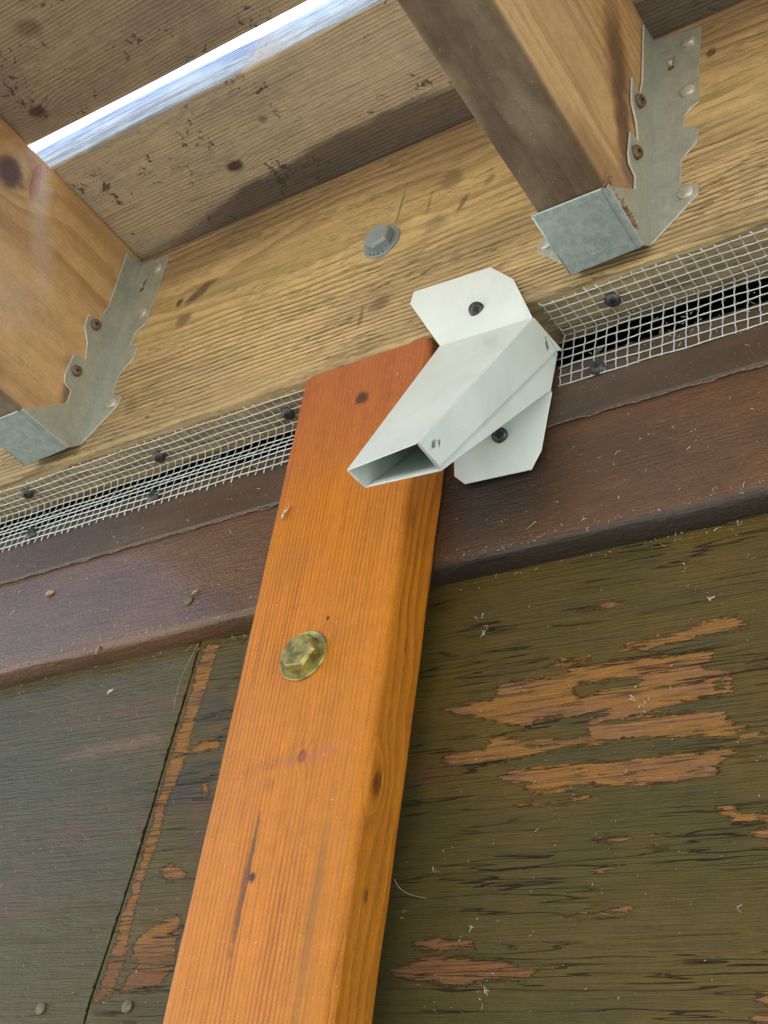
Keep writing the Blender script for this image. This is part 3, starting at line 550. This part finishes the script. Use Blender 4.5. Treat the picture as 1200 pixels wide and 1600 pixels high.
# ------------------------------------------------------------------ hangers
def fl_head(c, ax, r, h, name, mat, parent, seg=20, sock=None, tilt=0.0):
    a = Vector(ax); a = (a + Vector((random.uniform(-tilt, tilt), random.uniform(-tilt, tilt), random.uniform(-tilt, tilt)))).normalized()
    o = B().lathe(c, a, [(r, -.6), (r, h * .45), (r * .95, h * .68), (r * .84, h * .82), (r * .6, h * .93), (r * .3, h)], 28).put(name, mat, parent, smooth=True)
    if sock: hexr = B().lathe(Vector(c) + a * (h - .05), a, [(sock, 0), (sock * .9, .12)], 6 if sock > 1.6 else 4).put('drive_recess', M_socket, o if False else parent, smooth=False)
    return o
def rim(o, ax):
    o.data.materials.append(M_edge)
    for p_ in o.data.polygons:
        if abs(p_.normal[ax]) < .4: p_.material_index = 1
def make_hanger(ox, label):
    """built for the joist whose right face is x=215; ox shifts it"""
    t = thing('joist_hanger', label, 'joist hanger', (196 + ox, 0, 0), 'galvanised joist hangers on the ledger')
    e = 1.25; b = B()
    R = 215.6 + ox; L = 176.4 + ox
    side = [(-1.5, 180.5), (-16.5, 177), (-16.2, 124), (-20.0, 106), (-29.5, 112 if ox == 0 else 104), (-29.2, 92), (-22.5, 82), (-20.0, 70), (-29.6, 66), (-31.0, 47.6), (-29.0, 41), (-22, 39), (-22.0, 29), (-44.5, 6.6), (-51.5, 0), (-10, 0), (-1.5, 8)]
    b2 = [(176.6, 0)]
    b = B(); b.sheet([(R, y, z) for y, z in side], (1, 0, 0), e)
    b.sheet([(L, y, z) for y, z in side], (-1, 0, 0), e); st = b.put('side_plates', M_galv, t, smooth=False); recalc(st); rim(st, 0); bevel(st, .2, 1)
    fl = [(215.2, 180.8), (244.6, 176), (242.8, 109), (238, 106), (235.0, 102), (233.8, 92), (242.2, 87), (241.6, 76), (236, 70), (232.8, 65), (232.0, 47.5), (241.9, 42), (241.8, 34.6), (217, 9.5), (215.2, 10)]
    b = B(); b.sheet([(x + ox, -0.25, z) for x, z in fl], (0, -1, 0), e); o = b.put('flange', M_galv, t, smooth=False); recalc(o); rim(o, 1); bevel(o, .2, 1)
    fr_ = [(392 - x, z) for x, z in fl]
    b = B(); b.sheet([(x + ox, -0.25, z) for x, z in fr_][::-1], (0, -1, 0), e); o = b.put('flange', M_galv, t, smooth=False); recalc(o); rim(o, 1); bevel(o, .2, 1)
    seat = [(L - e, -52, -.2), (L - e, -8, -.2), (R - 2.2, -10, -.2), (R - 2.2, -52.5, -.2)]
    b = B(); b.sheet(seat, (0, 0, -1), e); o = b.put('seat', M_galv, t, smooth=False); recalc(o); bevel(o, .5, 3)
    if True:   # rounded bend between seat and side, flange and side
        b = B()
        
        for q_ in range(6):
            a0 = q_ / 6 * math.pi / 2; a1 = (q_ + 1) / 6 * math.pi / 2; f_ = lambda a, r: (R - 2.2 + r * math.sin(a), 2.0 - r * math.cos(a) - .2 - 0.0)
            (x0_, z0_), (x1_, z1_) = f_(a0, 3.4), f_(a1, 3.4); b.add([(x0_, -52, z0_), (x1_, -52, z1_), (x1_, -10.3, z1_), (x0_, -10.3, z0_)], [(0, 1, 2, 3)])
        b.tube([(L - .55, -51.0, -.7), (L - .55, -8.5, -.7)], .85, 8); b.tube([(R + .5, -1.0, 9), (R + .5, -1.0, 179)], .8, 8)
        b.tube([(L - .5, -1.0, 9), (L - .5, -1.0, 179)], .8, 8); b.put('bend', M_galv, t, smooth=2)
    for (x, z) in ((237.6, 165.5), (237.0, 121), (235.6, 37.6)):
        fl_head((x + ox, -1.4, z), (0, -1, 0), 4.5, 2.5, 'nail_head', M_nail, t, tilt=.12); fl_head((392 - x + ox, -1.4, z), (0, -1, 0), 4.5, 2.5, 'nail_head', M_nail, t, tilt=.12)
    for (y, z) in ((-22.0, 99.5), (-24.0, 55)):
        fl_head((R + e + .7, y, z), (1, -.35, -.3), 3.9, 2.6, 'screw_head', M_rust, t, sock=1.5); fl_head((L - e - .5, y, z), (-1, -.15, -.1), 3.9, 2.6, 'screw_head', M_rust, t, sock=1.5)
    # punched speed prong
    b = B(); b.add([(225.5 + ox, -1.55, 158), (229.5 + ox, -1.55, 159), (229.0 + ox, -4.0, 152), (226.0 + ox, -4.0, 151.5), (227 + ox, -1.6, 150)], [(0, 1, 2, 3), (3, 2, 4)]); b.put('punched_prong', M_nail, t, smooth=False)
    b = B(); b.lathe((226.8 + ox, -1.5, 148.6), (0, -1, 0), [(2.1, 0), (2.0, .1)], 12); b.put('punched_hole', M_rust, t, smooth=False)
    return t
h0 = make_hanger(0, 'galvanised hanger gripping the orange joist at top right, stamped seat')
h1 = make_hanger(-403.2, 'galvanised hanger under the reddish joist at the left edge')
def copy_thing(src, dx, label):
    r = src.copy(); COL.objects.link(r); r.location = src.location + Vector((dx * MM, 0, 0)); r['label'] = label
    for c in list(src.children):
        k = c.copy(); COL.objects.link(k); k.parent = r
    return r
copy_thing(h0, 402, 'galvanised hanger of the joist beyond the right edge of the photo')
# stamped lettering on the seat of the right hanger
cu = bpy.data.curves.new('stamp', 'FONT'); cu.body = 'USA\nS 90\nICC-ES'; cu.size = 0.0055; cu.extrude = 0.00012; cu.align_x = 'CENTER'; cu.space_line = .9
to = bpy.data.objects.new('stamp', cu); COL.objects.link(to); bpy.context.view_layer.update()
me = bpy.data.meshes.new_from_object(to.evaluated_get(bpy.context.evaluated_depsgraph_get())); bpy.data.objects.remove(to)
so_ = bpy.data.objects.new('stamped_text', me); COL.objects.link(so_); me.materials.clear(); me.materials.append(M_galv); so_.parent = h0; so_.location = (0.001, -0.026, -0.00155); so_.rotation_euler = (math.pi, 0, 0)

# chips of wood caught on the seat of the right hanger
b = B()
for k in range(90):
    c = Vector((random.uniform(206, 217), random.gauss(-50, 2.6) if k % 3 else random.uniform(-46, -20), random.uniform(-.5, 7) if k % 3 else random.uniform(1, 4)))
    if k % 3 == 0: c.x = 217.3
    a = Vector((random.gauss(0, 1), random.gauss(0, 1), random.gauss(0, 1))).normalized(); n = a.cross(Vector((random.gauss(0, 1), 1, .3))).normalized(); l = random.uniform(.8, 2.6); w_ = random.uniform(.3, 1.1)
    q = [c + a * l + n * w_ * .3, c - a * l * .2 + n * w_, c - a * l, c - n * w_]; b.sheet(q, a.cross(n), random.uniform(.2, .5))
o = b.put('wood_chips', M_chip, origin=(213, -50, 2), smooth=False); tag(o, 'clump of chewed brown wood chips on the hanger seat at top right', 'wood chips', kind='stuff')

# ------------------------------------------------------------------ bolts
def bolt(name, c, mat, rw, rh, hh, label, rot, hexdome):
    t = thing(name, label, 'bolt', c)
    B().lathe(c, (0, -1, 0), [(rw * .98, 0), (rw, .5), (rw * .985, 1.35), (rw * .955, 1.6), (rw * .93, 1.5 - hexdome * .1), (rw * .5, 1.55 - hexdome * .35)], 48).put('washer', mat, t, smooth=True)
    b = B(); V = []; F = []; 
    prof = [(rh, 1.2, 0), (rh, 1.4 + hh * .72, 0), (rh * .93, 1.4 + hh * .93, 1), (rh * .86, 1.4 + hh, 1), (0.01, 1.4 + hh + .15, 1)]; seg = 48
    for (r, h, rd) in prof:
        for k in range(seg):
            a = 2 * math.pi * k / seg; ah = (a % (math.pi / 3)) - math.pi / 6; hexr = r * math.cos(math.pi / 6) / math.cos(ah); rr = hexr if not rd else min(hexr * 1.0, r * .97)
            V.append((c[0] + rr * math.cos(a + rot), c[1] - h, c[2] + rr * math.sin(a + rot)))
    for j in range(len(prof) - 1):
        for k in range(seg): F.append((j * seg + k, j * seg + (k + 1) % seg, (j + 1) * seg + (k + 1) % seg, (j + 1) * seg + k))
    b.add(V, F); o = b.put('hex_head', mat, t, smooth=True); recalc(o)
    o.data.set_sharp_from_angle(angle=math.radians(18))
    if not hexdome:
        for q_ in (-2.2, -1.9, -1.6, -1.3): B().lathe((c[0] + 11.4 * math.cos(q_), c[1] - 1.45, c[2] + 11.4 * math.sin(q_)), (0, -1, 0), [(.75, 0), (.7, .12)], 8).put('stamped_dot', M_socket, t, smooth=False)
    return t
bolt('lag_bolt', (38.5, 0.1, 97), M_zinc, 13.2, 10.0, 6.2, 'grey hex bolt with round washer in the ledger between the two joists', .35, 0)
bolt('lag_bolt', (38.8, 0.4, -195.5), M_brass, 13.9, 10.2, 5.6, 'yellowish hex bolt with wide washer in the orange post', 1.0, 1)

# ------------------------------------------------------------------ wire mesh
PITCH = 6.35
def wpath_R(s, x):      # s along the wire from its free end on the ledger's underside
    w1 = 0.35 * math.sin(x * .05) + .2 * math.sin(x * .17)
    if s <= 29: return (2.6 + s, -1.0 - (29 - s) * 0.03 - .5 * abs(math.sin(x * .03)) * (1 - s / 29))
    return (30.9 - .9 - min(1, (s - 29) / 38) * 1.2 + .25 * math.sin(x * .2 + s * .3) - .5 * math.sin(math.pi * (s - 29) / 38), -1.0 - (s - 29))
def wpath_L(s, x):
    bul = 2.2 * (.5 + .5 * math.sin(x * .013 + .7)) + 1.2 * math.sin(x * .031)
    if s <= 24: return (6.0 + s * .97, -1.2 - .15 * math.sin(x * .1))
    q = (s - 24) / 38.0
    y = 29.3 + 2.0 * math.sin(min(q * 2.2, 1) * math.pi) + .0 * bul - 1.6 * q; z = -1.2 - 34.6 * q ** 1.03 - .5 * bul * math.sin(q * math.pi) + 1.2 * math.sin(q * math.pi * 2.3 + 1.4) * (1 if .35 < q else .3)
    return (min(y - bul * .5 * math.sin(q * math.pi) ** 2, 31), z)
def wire_mesh(xa, xb, path, rowsS, s0, s1, label, org, screws, holes):
    t = thing('wire_mesh', label, 'wire mesh', org, 'strips of square wire mesh over the vent gap'); b = B(); r = 0.40
    def near(x, y, z):      # wires pushed aside by the screws
        for (sx, sy, sz) in screws:
            d = math.hypot(x - sx, y - sy, z - sz)
            if d < 9: x += (x - sx) / max(d, .5) * 1.4 * (1 - d / 9)
        return x
    n = int(abs(xb - xa) / PITCH); xs = [xa + (xb - xa) / abs(xb - xa) * PITCH * i for i in range(n + 1)]
    tw = [random.uniform(-.35, .35) for _ in xs]
    for i, x in enumerate(xs):
        P = []; s = s0 - random.uniform(1.2, 3.2); e = s1 + (random.uniform(1.5, 3.6) if path is wpath_L else random.uniform(0, .5)); first = True
        ss_ = [s] + list(np.linspace(s0, s1, 26)) + [e]
        lean = random.uniform(-1.2, 1.2)
        for k, q in enumerate(ss_):
            y, z = path(q, x); xx = x + tw[i] * math.sin(q * .11) + .22 * math.sin(q * .9 + i * 2.1); xx = near(xx, y, z)
            if k == 0: xx += lean; z -= random.uniform(0, 1.4)
            P.append((xx, y, z))
        b.tube(P, r * random.uniform(.92, 1.05), 5)
    sgn = 1 if xb > xa else -1
    for j, s in enumerate(rowsS):
        P = []; ph = random.uniform(0, 6); x = xa - sgn * random.uniform(1.0, 3.5); 
        while (x - xb) * sgn < 0:
            y, z = path(s, x); P.append((x, y - .45, z - (.45 if s < 28 else 0) + .28 * math.sin(x * .11 + ph) + .12 * math.sin(x * .99))); x += sgn * 3.175
        b.tube(P, r, 5)
    b.put('wire_grid', M_wire, t, smooth=2)
    for (sx, sy, sz) in screws:
        ax = (.08, -.22, -1) if sy < 27 else (.15, -1, -.2)
        a = Vector(ax).normalized(); c = Vector((sx, sy, sz)) + a * .7
        o = B().lathe(c - a * 1.6, a, [(3.2, 0), (4.4, .5), (4.5, 1.2), (3.9, 2.2), (2.9, 3.1), (1.6, 3.35)], 26).put('screw_head', M_black, t)
        B().lathe(c + a * 1.72, a, [(1.9, 0), (1.8, .2)], 4).put('drive_recess', M_socket, t, smooth=False)
    return t
rowsR = [.8, 7, 13.3, 19.5, 25.6, 31.5, 37.6, 44, 50.2, 56.5, 62.6, 67.0]
rowsR = [2.0 + 5.55 * i for i in range(5)] + [29.0 + 6.35 * i for i in range(7)]
wire_mesh(153.2, 720, wpath_R, rowsR, 2.0, 67.1, 'square wire mesh right of the white metal spout, over the vent gap', (430, 20, -20), [(188, 16, -2.2), (175.2, 27.6, -35.5), (300, 15, -2.2), (310, 27.6, -35), (430, 16, -2.2), (560, 16, -2.2)], [])
rowsL = [1.5, 7.6, 13.6, 19.0, 24.6, 30.5, 36.2, 40.5, 44.0, 49.8, 55.6, 61.2]
wire_mesh(-5.5, -720, wpath_L, rowsL, 1.5, 61.2, 'wavy square wire mesh left of the orange post, over the vent gap', (-360, 20, -20), [(-27.7, 20.5, -2.3), (-133, 21, -2.3), (-249, 15, -2.3), (-134.5, 27.2, -29.5), (-246.5, 27.2, -29), (-360, 18, -2.3), (-470, 18, -2.3), (-400, 27.2, -30)], [])

# ------------------------------------------------------------------ white sheet-metal spout
sp = thing('metal_spout', 'white folded sheet metal spout screwed over the gap right of the post', 'spout', (123, 0, -70))
def loft(rows):
    V = [p for r in rows for p in r]; n = len(rows[0]); F = []
    for j in range(len(rows) - 1):
        for i in range(n - 1): F.append((j * n + i, j * n + i + 1, (j + 1) * n + i + 1, (j + 1) * n + i))
    return V, F
def solid(o, th, off=-1):
    m = o.modifiers.new('thickness', 'SOLIDIFY'); m.thickness = th * MM; m.offset = off; return o
def lerp(a, b_, t): return tuple(a[i] + (b_[i] - a[i]) * t for i in range(3))
A = (103.0, -68.8, -150.0); Bq = (142.4, -73.4, -150.6); Cq = (142.2, -55.8, -150.6); D = (103.2, -54.6, -149.6)
# upper flange + front face as one folded sheet
n = 14
rows = [[lerp((69.6, -1.2, 30.5), (137.6, -1.6, 19.4), i / n) for i in range(n + 1)]]
rows[0] = [(69.2, -1.2, 29.6)] + [lerp((70.5, -1.2, 38.8), (121.4, -1.4, 35.6), i / (n - 2)) for i in range(n - 1)] + [(137.2, -1.6, 18.9)]
FBL = (95.3, -2.4, -14.6); FBR = (152.2, -3.0, -17.6)
for k in range(1, 7):
    t_ = k / 6; Lp = lerp((69.2, -1.2, 29.6), FBL, t_); Rp = lerp((137.2, -1.6, 18.9), FBR, t_)
    Lp = (Lp[0], Lp[1] - .3 * math.sin(t_ * math.pi), Lp[2]); rows.append([lerp(Lp, Rp, i / n) for i in range(n + 1)])
for k in range(1, 15):
    t_ = k / 14; e = t_ ** 1.0; Lp = lerp(FBL, A, e); Rp = lerp(FBR, Bq, e); bow = 2.0 * math.sin(t_ * math.pi) if t_ < 1 else 0
    Lp = (Lp[0], Lp[1], Lp[2]); rows.append([tuple(Vector(lerp(Lp, Rp, i / n)) + Vector((0, .6 * math.sin(math.pi * i / n) * math.sin(math.pi * t_), 0))) for i in range(n + 1)])
V, F = loft(rows); o = mesh('front_face', V, F, M_white, sp, smooth=False); solid(o, .7, 0)
fb = B(); fb.add([(152.3, -3, -17.6), (153.0, 27.4, -14.6), (152.4, 21.0, -21.3), (143.3, -56.2, -150.9), (142.9, -73.3, -150.7), (147.6, -38, -84)], [(0, 1, 2, 3, 4, 5)]); o = fb.put('side_flap', M_white, sp, smooth=False); recalc(o); solid(o, .7, 1)
fb = B(); fb.add([(150.9, -2, -18), (151.2, 27.0, -16.5), (150.3, 24.2, -44.3), (141.6, -51.5, -149.3), (141.9, -55.9, -150.3), (142.1, -72, -150.2)], [(0, 1, 2, 3, 4, 5)]); o = fb.put('side_face', M_white, sp, smooth=False); recalc(o); solid(o, .6, 0)
fb = B(); fb.add([A, (95.5, -2.2, -15.6), (96, 27, -16), (95.5, 24.5, -44.5), D, (103.4, -61, -150.6)], [(0, 1, 2, 3, 4, 5)]); o = fb.put('side_face', M_white, sp, smooth=False); recalc(o); solid(o, .7, 0)
rows = []
for k in range(13):
    t_ = k / 12; Lp = lerp(D, (95.5, 24.2, -43.5), t_); Rp = lerp((141.8, -51.8, -149.6), (150.4, 24.2, -44.3), t_); rows.append([lerp(Lp, Rp, i / 8) for i in range(9)])
rows.append([lerp((95.0, 26.6, -46.8), (150.3, 26.6, -44.6), i / 8) for i in range(9)])
low = [(93.2, 27.4, -69.5), (94.8, 27.6, -82.5), (101.8, 27.8, -89.6), (141.2, 27.6, -92.2), (146.2, 27.4, -81.4), (150.0, 27.0, -44.8)]
V, F = loft(rows); o = mesh('back_face', V, F, M_white, sp, smooth=2); solid(o, .7, 0)
fb = B(); fb.sheet([(94.8, 27.0, -46.6)] + low, (0, -1, 0), .7); o = fb.put('lower_flange', M_white, sp, smooth=False); recalc(o); bevel(o, .25, 2)
for (c, a) in (((116.4, -2.8, 3.8), Vector((.40, -.85, -.6))), ((121.7, 25.2, -65.0), Vector((.35, -.85, -.5)))):
    a.normalize(); c = Vector(c)
    B().lathe(c - a * .2, a, [(3.2, -1.4), (4.3, .2), (4.4, 1.0), (3.6, 2.2), (2.4, 2.7)], 28).put('screw_head', M_black, sp)
    B().lathe(c + a * 2.65, a, [(2.1, 0), (2.0, .2)], 4).put('drive_recess', M_socket, sp, smooth=False)

# ------------------------------------------------------------------ nails, litter, dust
for (x, y, z, lb) in ((-129.6, 45.6, -343.3, 'small greenish nail head low on the left plywood panel'), (-69.5, 45.6, -344.4, 'small greenish nail head just right of the panel seam near the bottom'), (-82.9, 31.0, -117.4, 'small painted nail head in the brown trim board left of the post')):
    o = B().lathe((x, y, z), (0, -1, 0), [(3.1, 0), (3.2, .5), (2.2, 1.0)], 16).put('nail_head', plain('nail_paint', (0.12, 0.11, 0.045), .5, .2, .3, .5), origin=(x, y, z)); tag(o, lb, 'nail')
def sliver(b, p, n, l, w_, curl=0.4):
    n = Vector(n).normalized(); t = n.cross(Vector((random.gauss(0, 1), random.gauss(0, 1), random.gauss(0, 1)))).normalized(); s_ = n.cross(t); P = []; m = 5
    for i in range(m): q = (i / (m - 1) - .5); P.append(Vector(p) + t * (q * l) + s_ * (curl * l * (q * q)) + n * (w_ * .8 + random.uniform(0, .3)))
    b.tube(P, w_, 3)
b = B()
for k in range(380):
    x = random.uniform(-260, 300); z = random.uniform(-370, -145); 
    if 0 < x < 95: continue
    sliver(b, (x, 45.4, z), (0, -1, 0), abs(random.gauss(0, 0.8)) + .25, random.uniform(.04, .12), random.uniform(-.4, .4))
for (cx, cz, n_, sp_) in ((196, -228, 16, 4), (192, -220, 10, 4), (112, -170, 12, 4), (109, -163, 8, 4), (227, -177, 10, 2.5), (215, -160, 5, 3), (119, -318, 10, 6), (129, -345, 16, 5), (85, -310, 7, 3), (99, -293, 7, 3), (237, -318, 5, 2)):
    for _ in range(max(3, n_ // 2)): sliver(b, (random.gauss(cx, sp_ * .35), 45.2, random.gauss(cz, sp_ * .6)), (0, -1, 0), abs(random.gauss(0, 1.3)) + .4, random.uniform(.06, .2), random.uniform(-.4, .4))
for k in range(260):      # caught under the trim's lower edge and along its nose
    x = random.uniform(-260, 300)
    if 0 < x < 90: continue
    sliver(b, (x, 45.5, -138.6 - abs(random.gauss(0, 3.0))) if k % 2 else (x, 31.2, random.uniform(-135.5, -130)), (0, -1, -.3), abs(random.gauss(0, 1.1)) + .3, random.uniform(.05, .14), random.uniform(-.5, .5))
for k in range(90):       # bits hanging in the wire mesh
    x = random.choice([random.uniform(-260, -8), random.uniform(156, 285)])
    sliver(b, (x, random.uniform(24, 29), random.uniform(-34, -3)), (0, -1, 0), abs(random.gauss(0, 1.8)) + .5, random.uniform(.06, .2), random.uniform(-.6, .6))
for k in range(150):
    x = random.uniform(-260, 300); 
    if 0 < x < 90: continue
    sliver(b, (x, 31.0, random.uniform(-134, -68)), (0, -1, 0), abs(random.gauss(0, 1.3)) + .4, random.uniform(.07, .16), random.uniform(-1, 1))
for k in range(50):
    x = random.uniform(-260, 300)
    if 0 < x < 90: continue
    sliver(b, (x, 29.0, random.uniform(-61, -26)), (0, -1, 0), random.uniform(.5, 3), random.uniform(.07, .16), random.uniform(-1, 1))
o = b.put('dust_and_web_bits', M_web, origin=(0, 40, -200), smooth=False); tag(o, 'pale dust threads and cobweb bits stuck to the painted wall', 'cobweb', kind='stuff')
b = B()
for k in range(110): sliver(b, (random.uniform(3, 80), -.1, random.uniform(-370, -8)), (0, -1, 0), abs(random.gauss(0, .8)) + .3, random.uniform(.05, .11), random.uniform(-1, 1))
o = b.put('dust_and_web_bits', M_web, origin=(43, 0, -200), smooth=False); tag(o, 'fine pale lint specks stuck to the front of the orange post', 'cobweb', kind='stuff')
# debris seen through the mesh in the gap, and a few dry leaf bits
b = B()
for k in range(46):
    x = random.choice([random.uniform(-300, -10), random.uniform(160, 280)]); c = Vector((x, random.uniform(36, 44), random.uniform(-26, -12)))
    a = Vector((random.gauss(0, 1), .2 * random.gauss(0, 1), .4 * random.gauss(0, 1))).normalized(); nn = a.cross(Vector((0, 1, .2))).normalized(); l = random.uniform(1.5, 5); w_ = random.uniform(.4, 1.6)
    b.sheet([c + a * l, c + nn * w_, c - a * l, c - nn * w_ * .7], (0, 1, 0), .3)
o = b.put('nest_litter', M_dust, origin=(0, 40, -20), smooth=False); tag(o, 'bits of dry litter lying in the dark vent gap behind the mesh', 'litter', kind='stuff')
def leafbit(c, n, l, w_, ang, label, mat):
    n = Vector(n).normalized(); t = Vector((math.cos(ang), 0, math.sin(ang))); s_ = n.cross(t); rows = []
    for i in range(7):
        q = i / 6; ww = w_ * math.sin(math.pi * (.08 + .84 * q)) * (1 + .25 * math.sin(i * 2.3)); r = []
        for j in range(4): v_ = j / 3 - .5; r.append(tuple(Vector(c) + t * ((q - .5) * l) + s_ * (v_ * ww) + n * (.5 + 1.6 * (v_ * v_) * 2 + .6 * math.sin(q * 5))))
        rows.append(r)
    V, F = loft(rows); o = mesh('leaf_fragment', V, F, mat, origin=c, smooth=2); solid(o, .25, 0); return tag(o, label, 'leaf')
M_leaf = plain('dry_leaf', (0.40, 0.26, 0.13), .8, 0, .4, .4); M_leaf2 = plain('pale_dry_leaf', (0.55, 0.45, 0.33), .8, 0, .4, .4)
leafbit((7.9, -.4, -101.3), (0, -1, 0), 9, 2.2, 1.25, 'tiny curled dry leaf fragment on the left side of the orange post', M_leaf2)
leafbit((-210, 30.8, -84), (0, -1, 0), 7, 4, .3, 'crumpled tan leaf fragment near the left end of the brown trim board', M_leaf)
leafbit((-78, 30.8, -113.5), (0, -1, 0), 6, 1.6, .7, 'thin twisted leaf fragment beside the nail in the trim board', M_leaf)
leafbit((-150, 33, -136), (0, -1, 0), 8, 1.8, 1.4, 'small brown leaf fragment hanging on the lower edge of the trim board', M_leaf)
leafbit((-143, 45, -160), (0, -1, 0), 4.5, 1.8, .8, 'tiny pale seed husk high on the left plywood panel', M_leaf2)
# cobweb threads over the seam of the panels
b = B()
for (p, q) in (((-80, 44, -140), (-88, 45, -180)), ((86, 33, -299), (96, 45, -304))):
    P = [Vector(p).lerp(Vector(q), i / 8) + Vector((-2.5 * math.sin(math.pi * i / 8), -1.0 * math.sin(math.pi * i / 8), -1.5 * math.sin(math.pi * i / 8))) for i in range(9)]; b.tube(P, .09, 3)
o = b.put('cobweb_threads', M_web, origin=(-88, 45, -200), smooth=False); tag(o, 'fine cobweb threads strung along the panel seam and post edge', 'cobweb', kind='stuff')
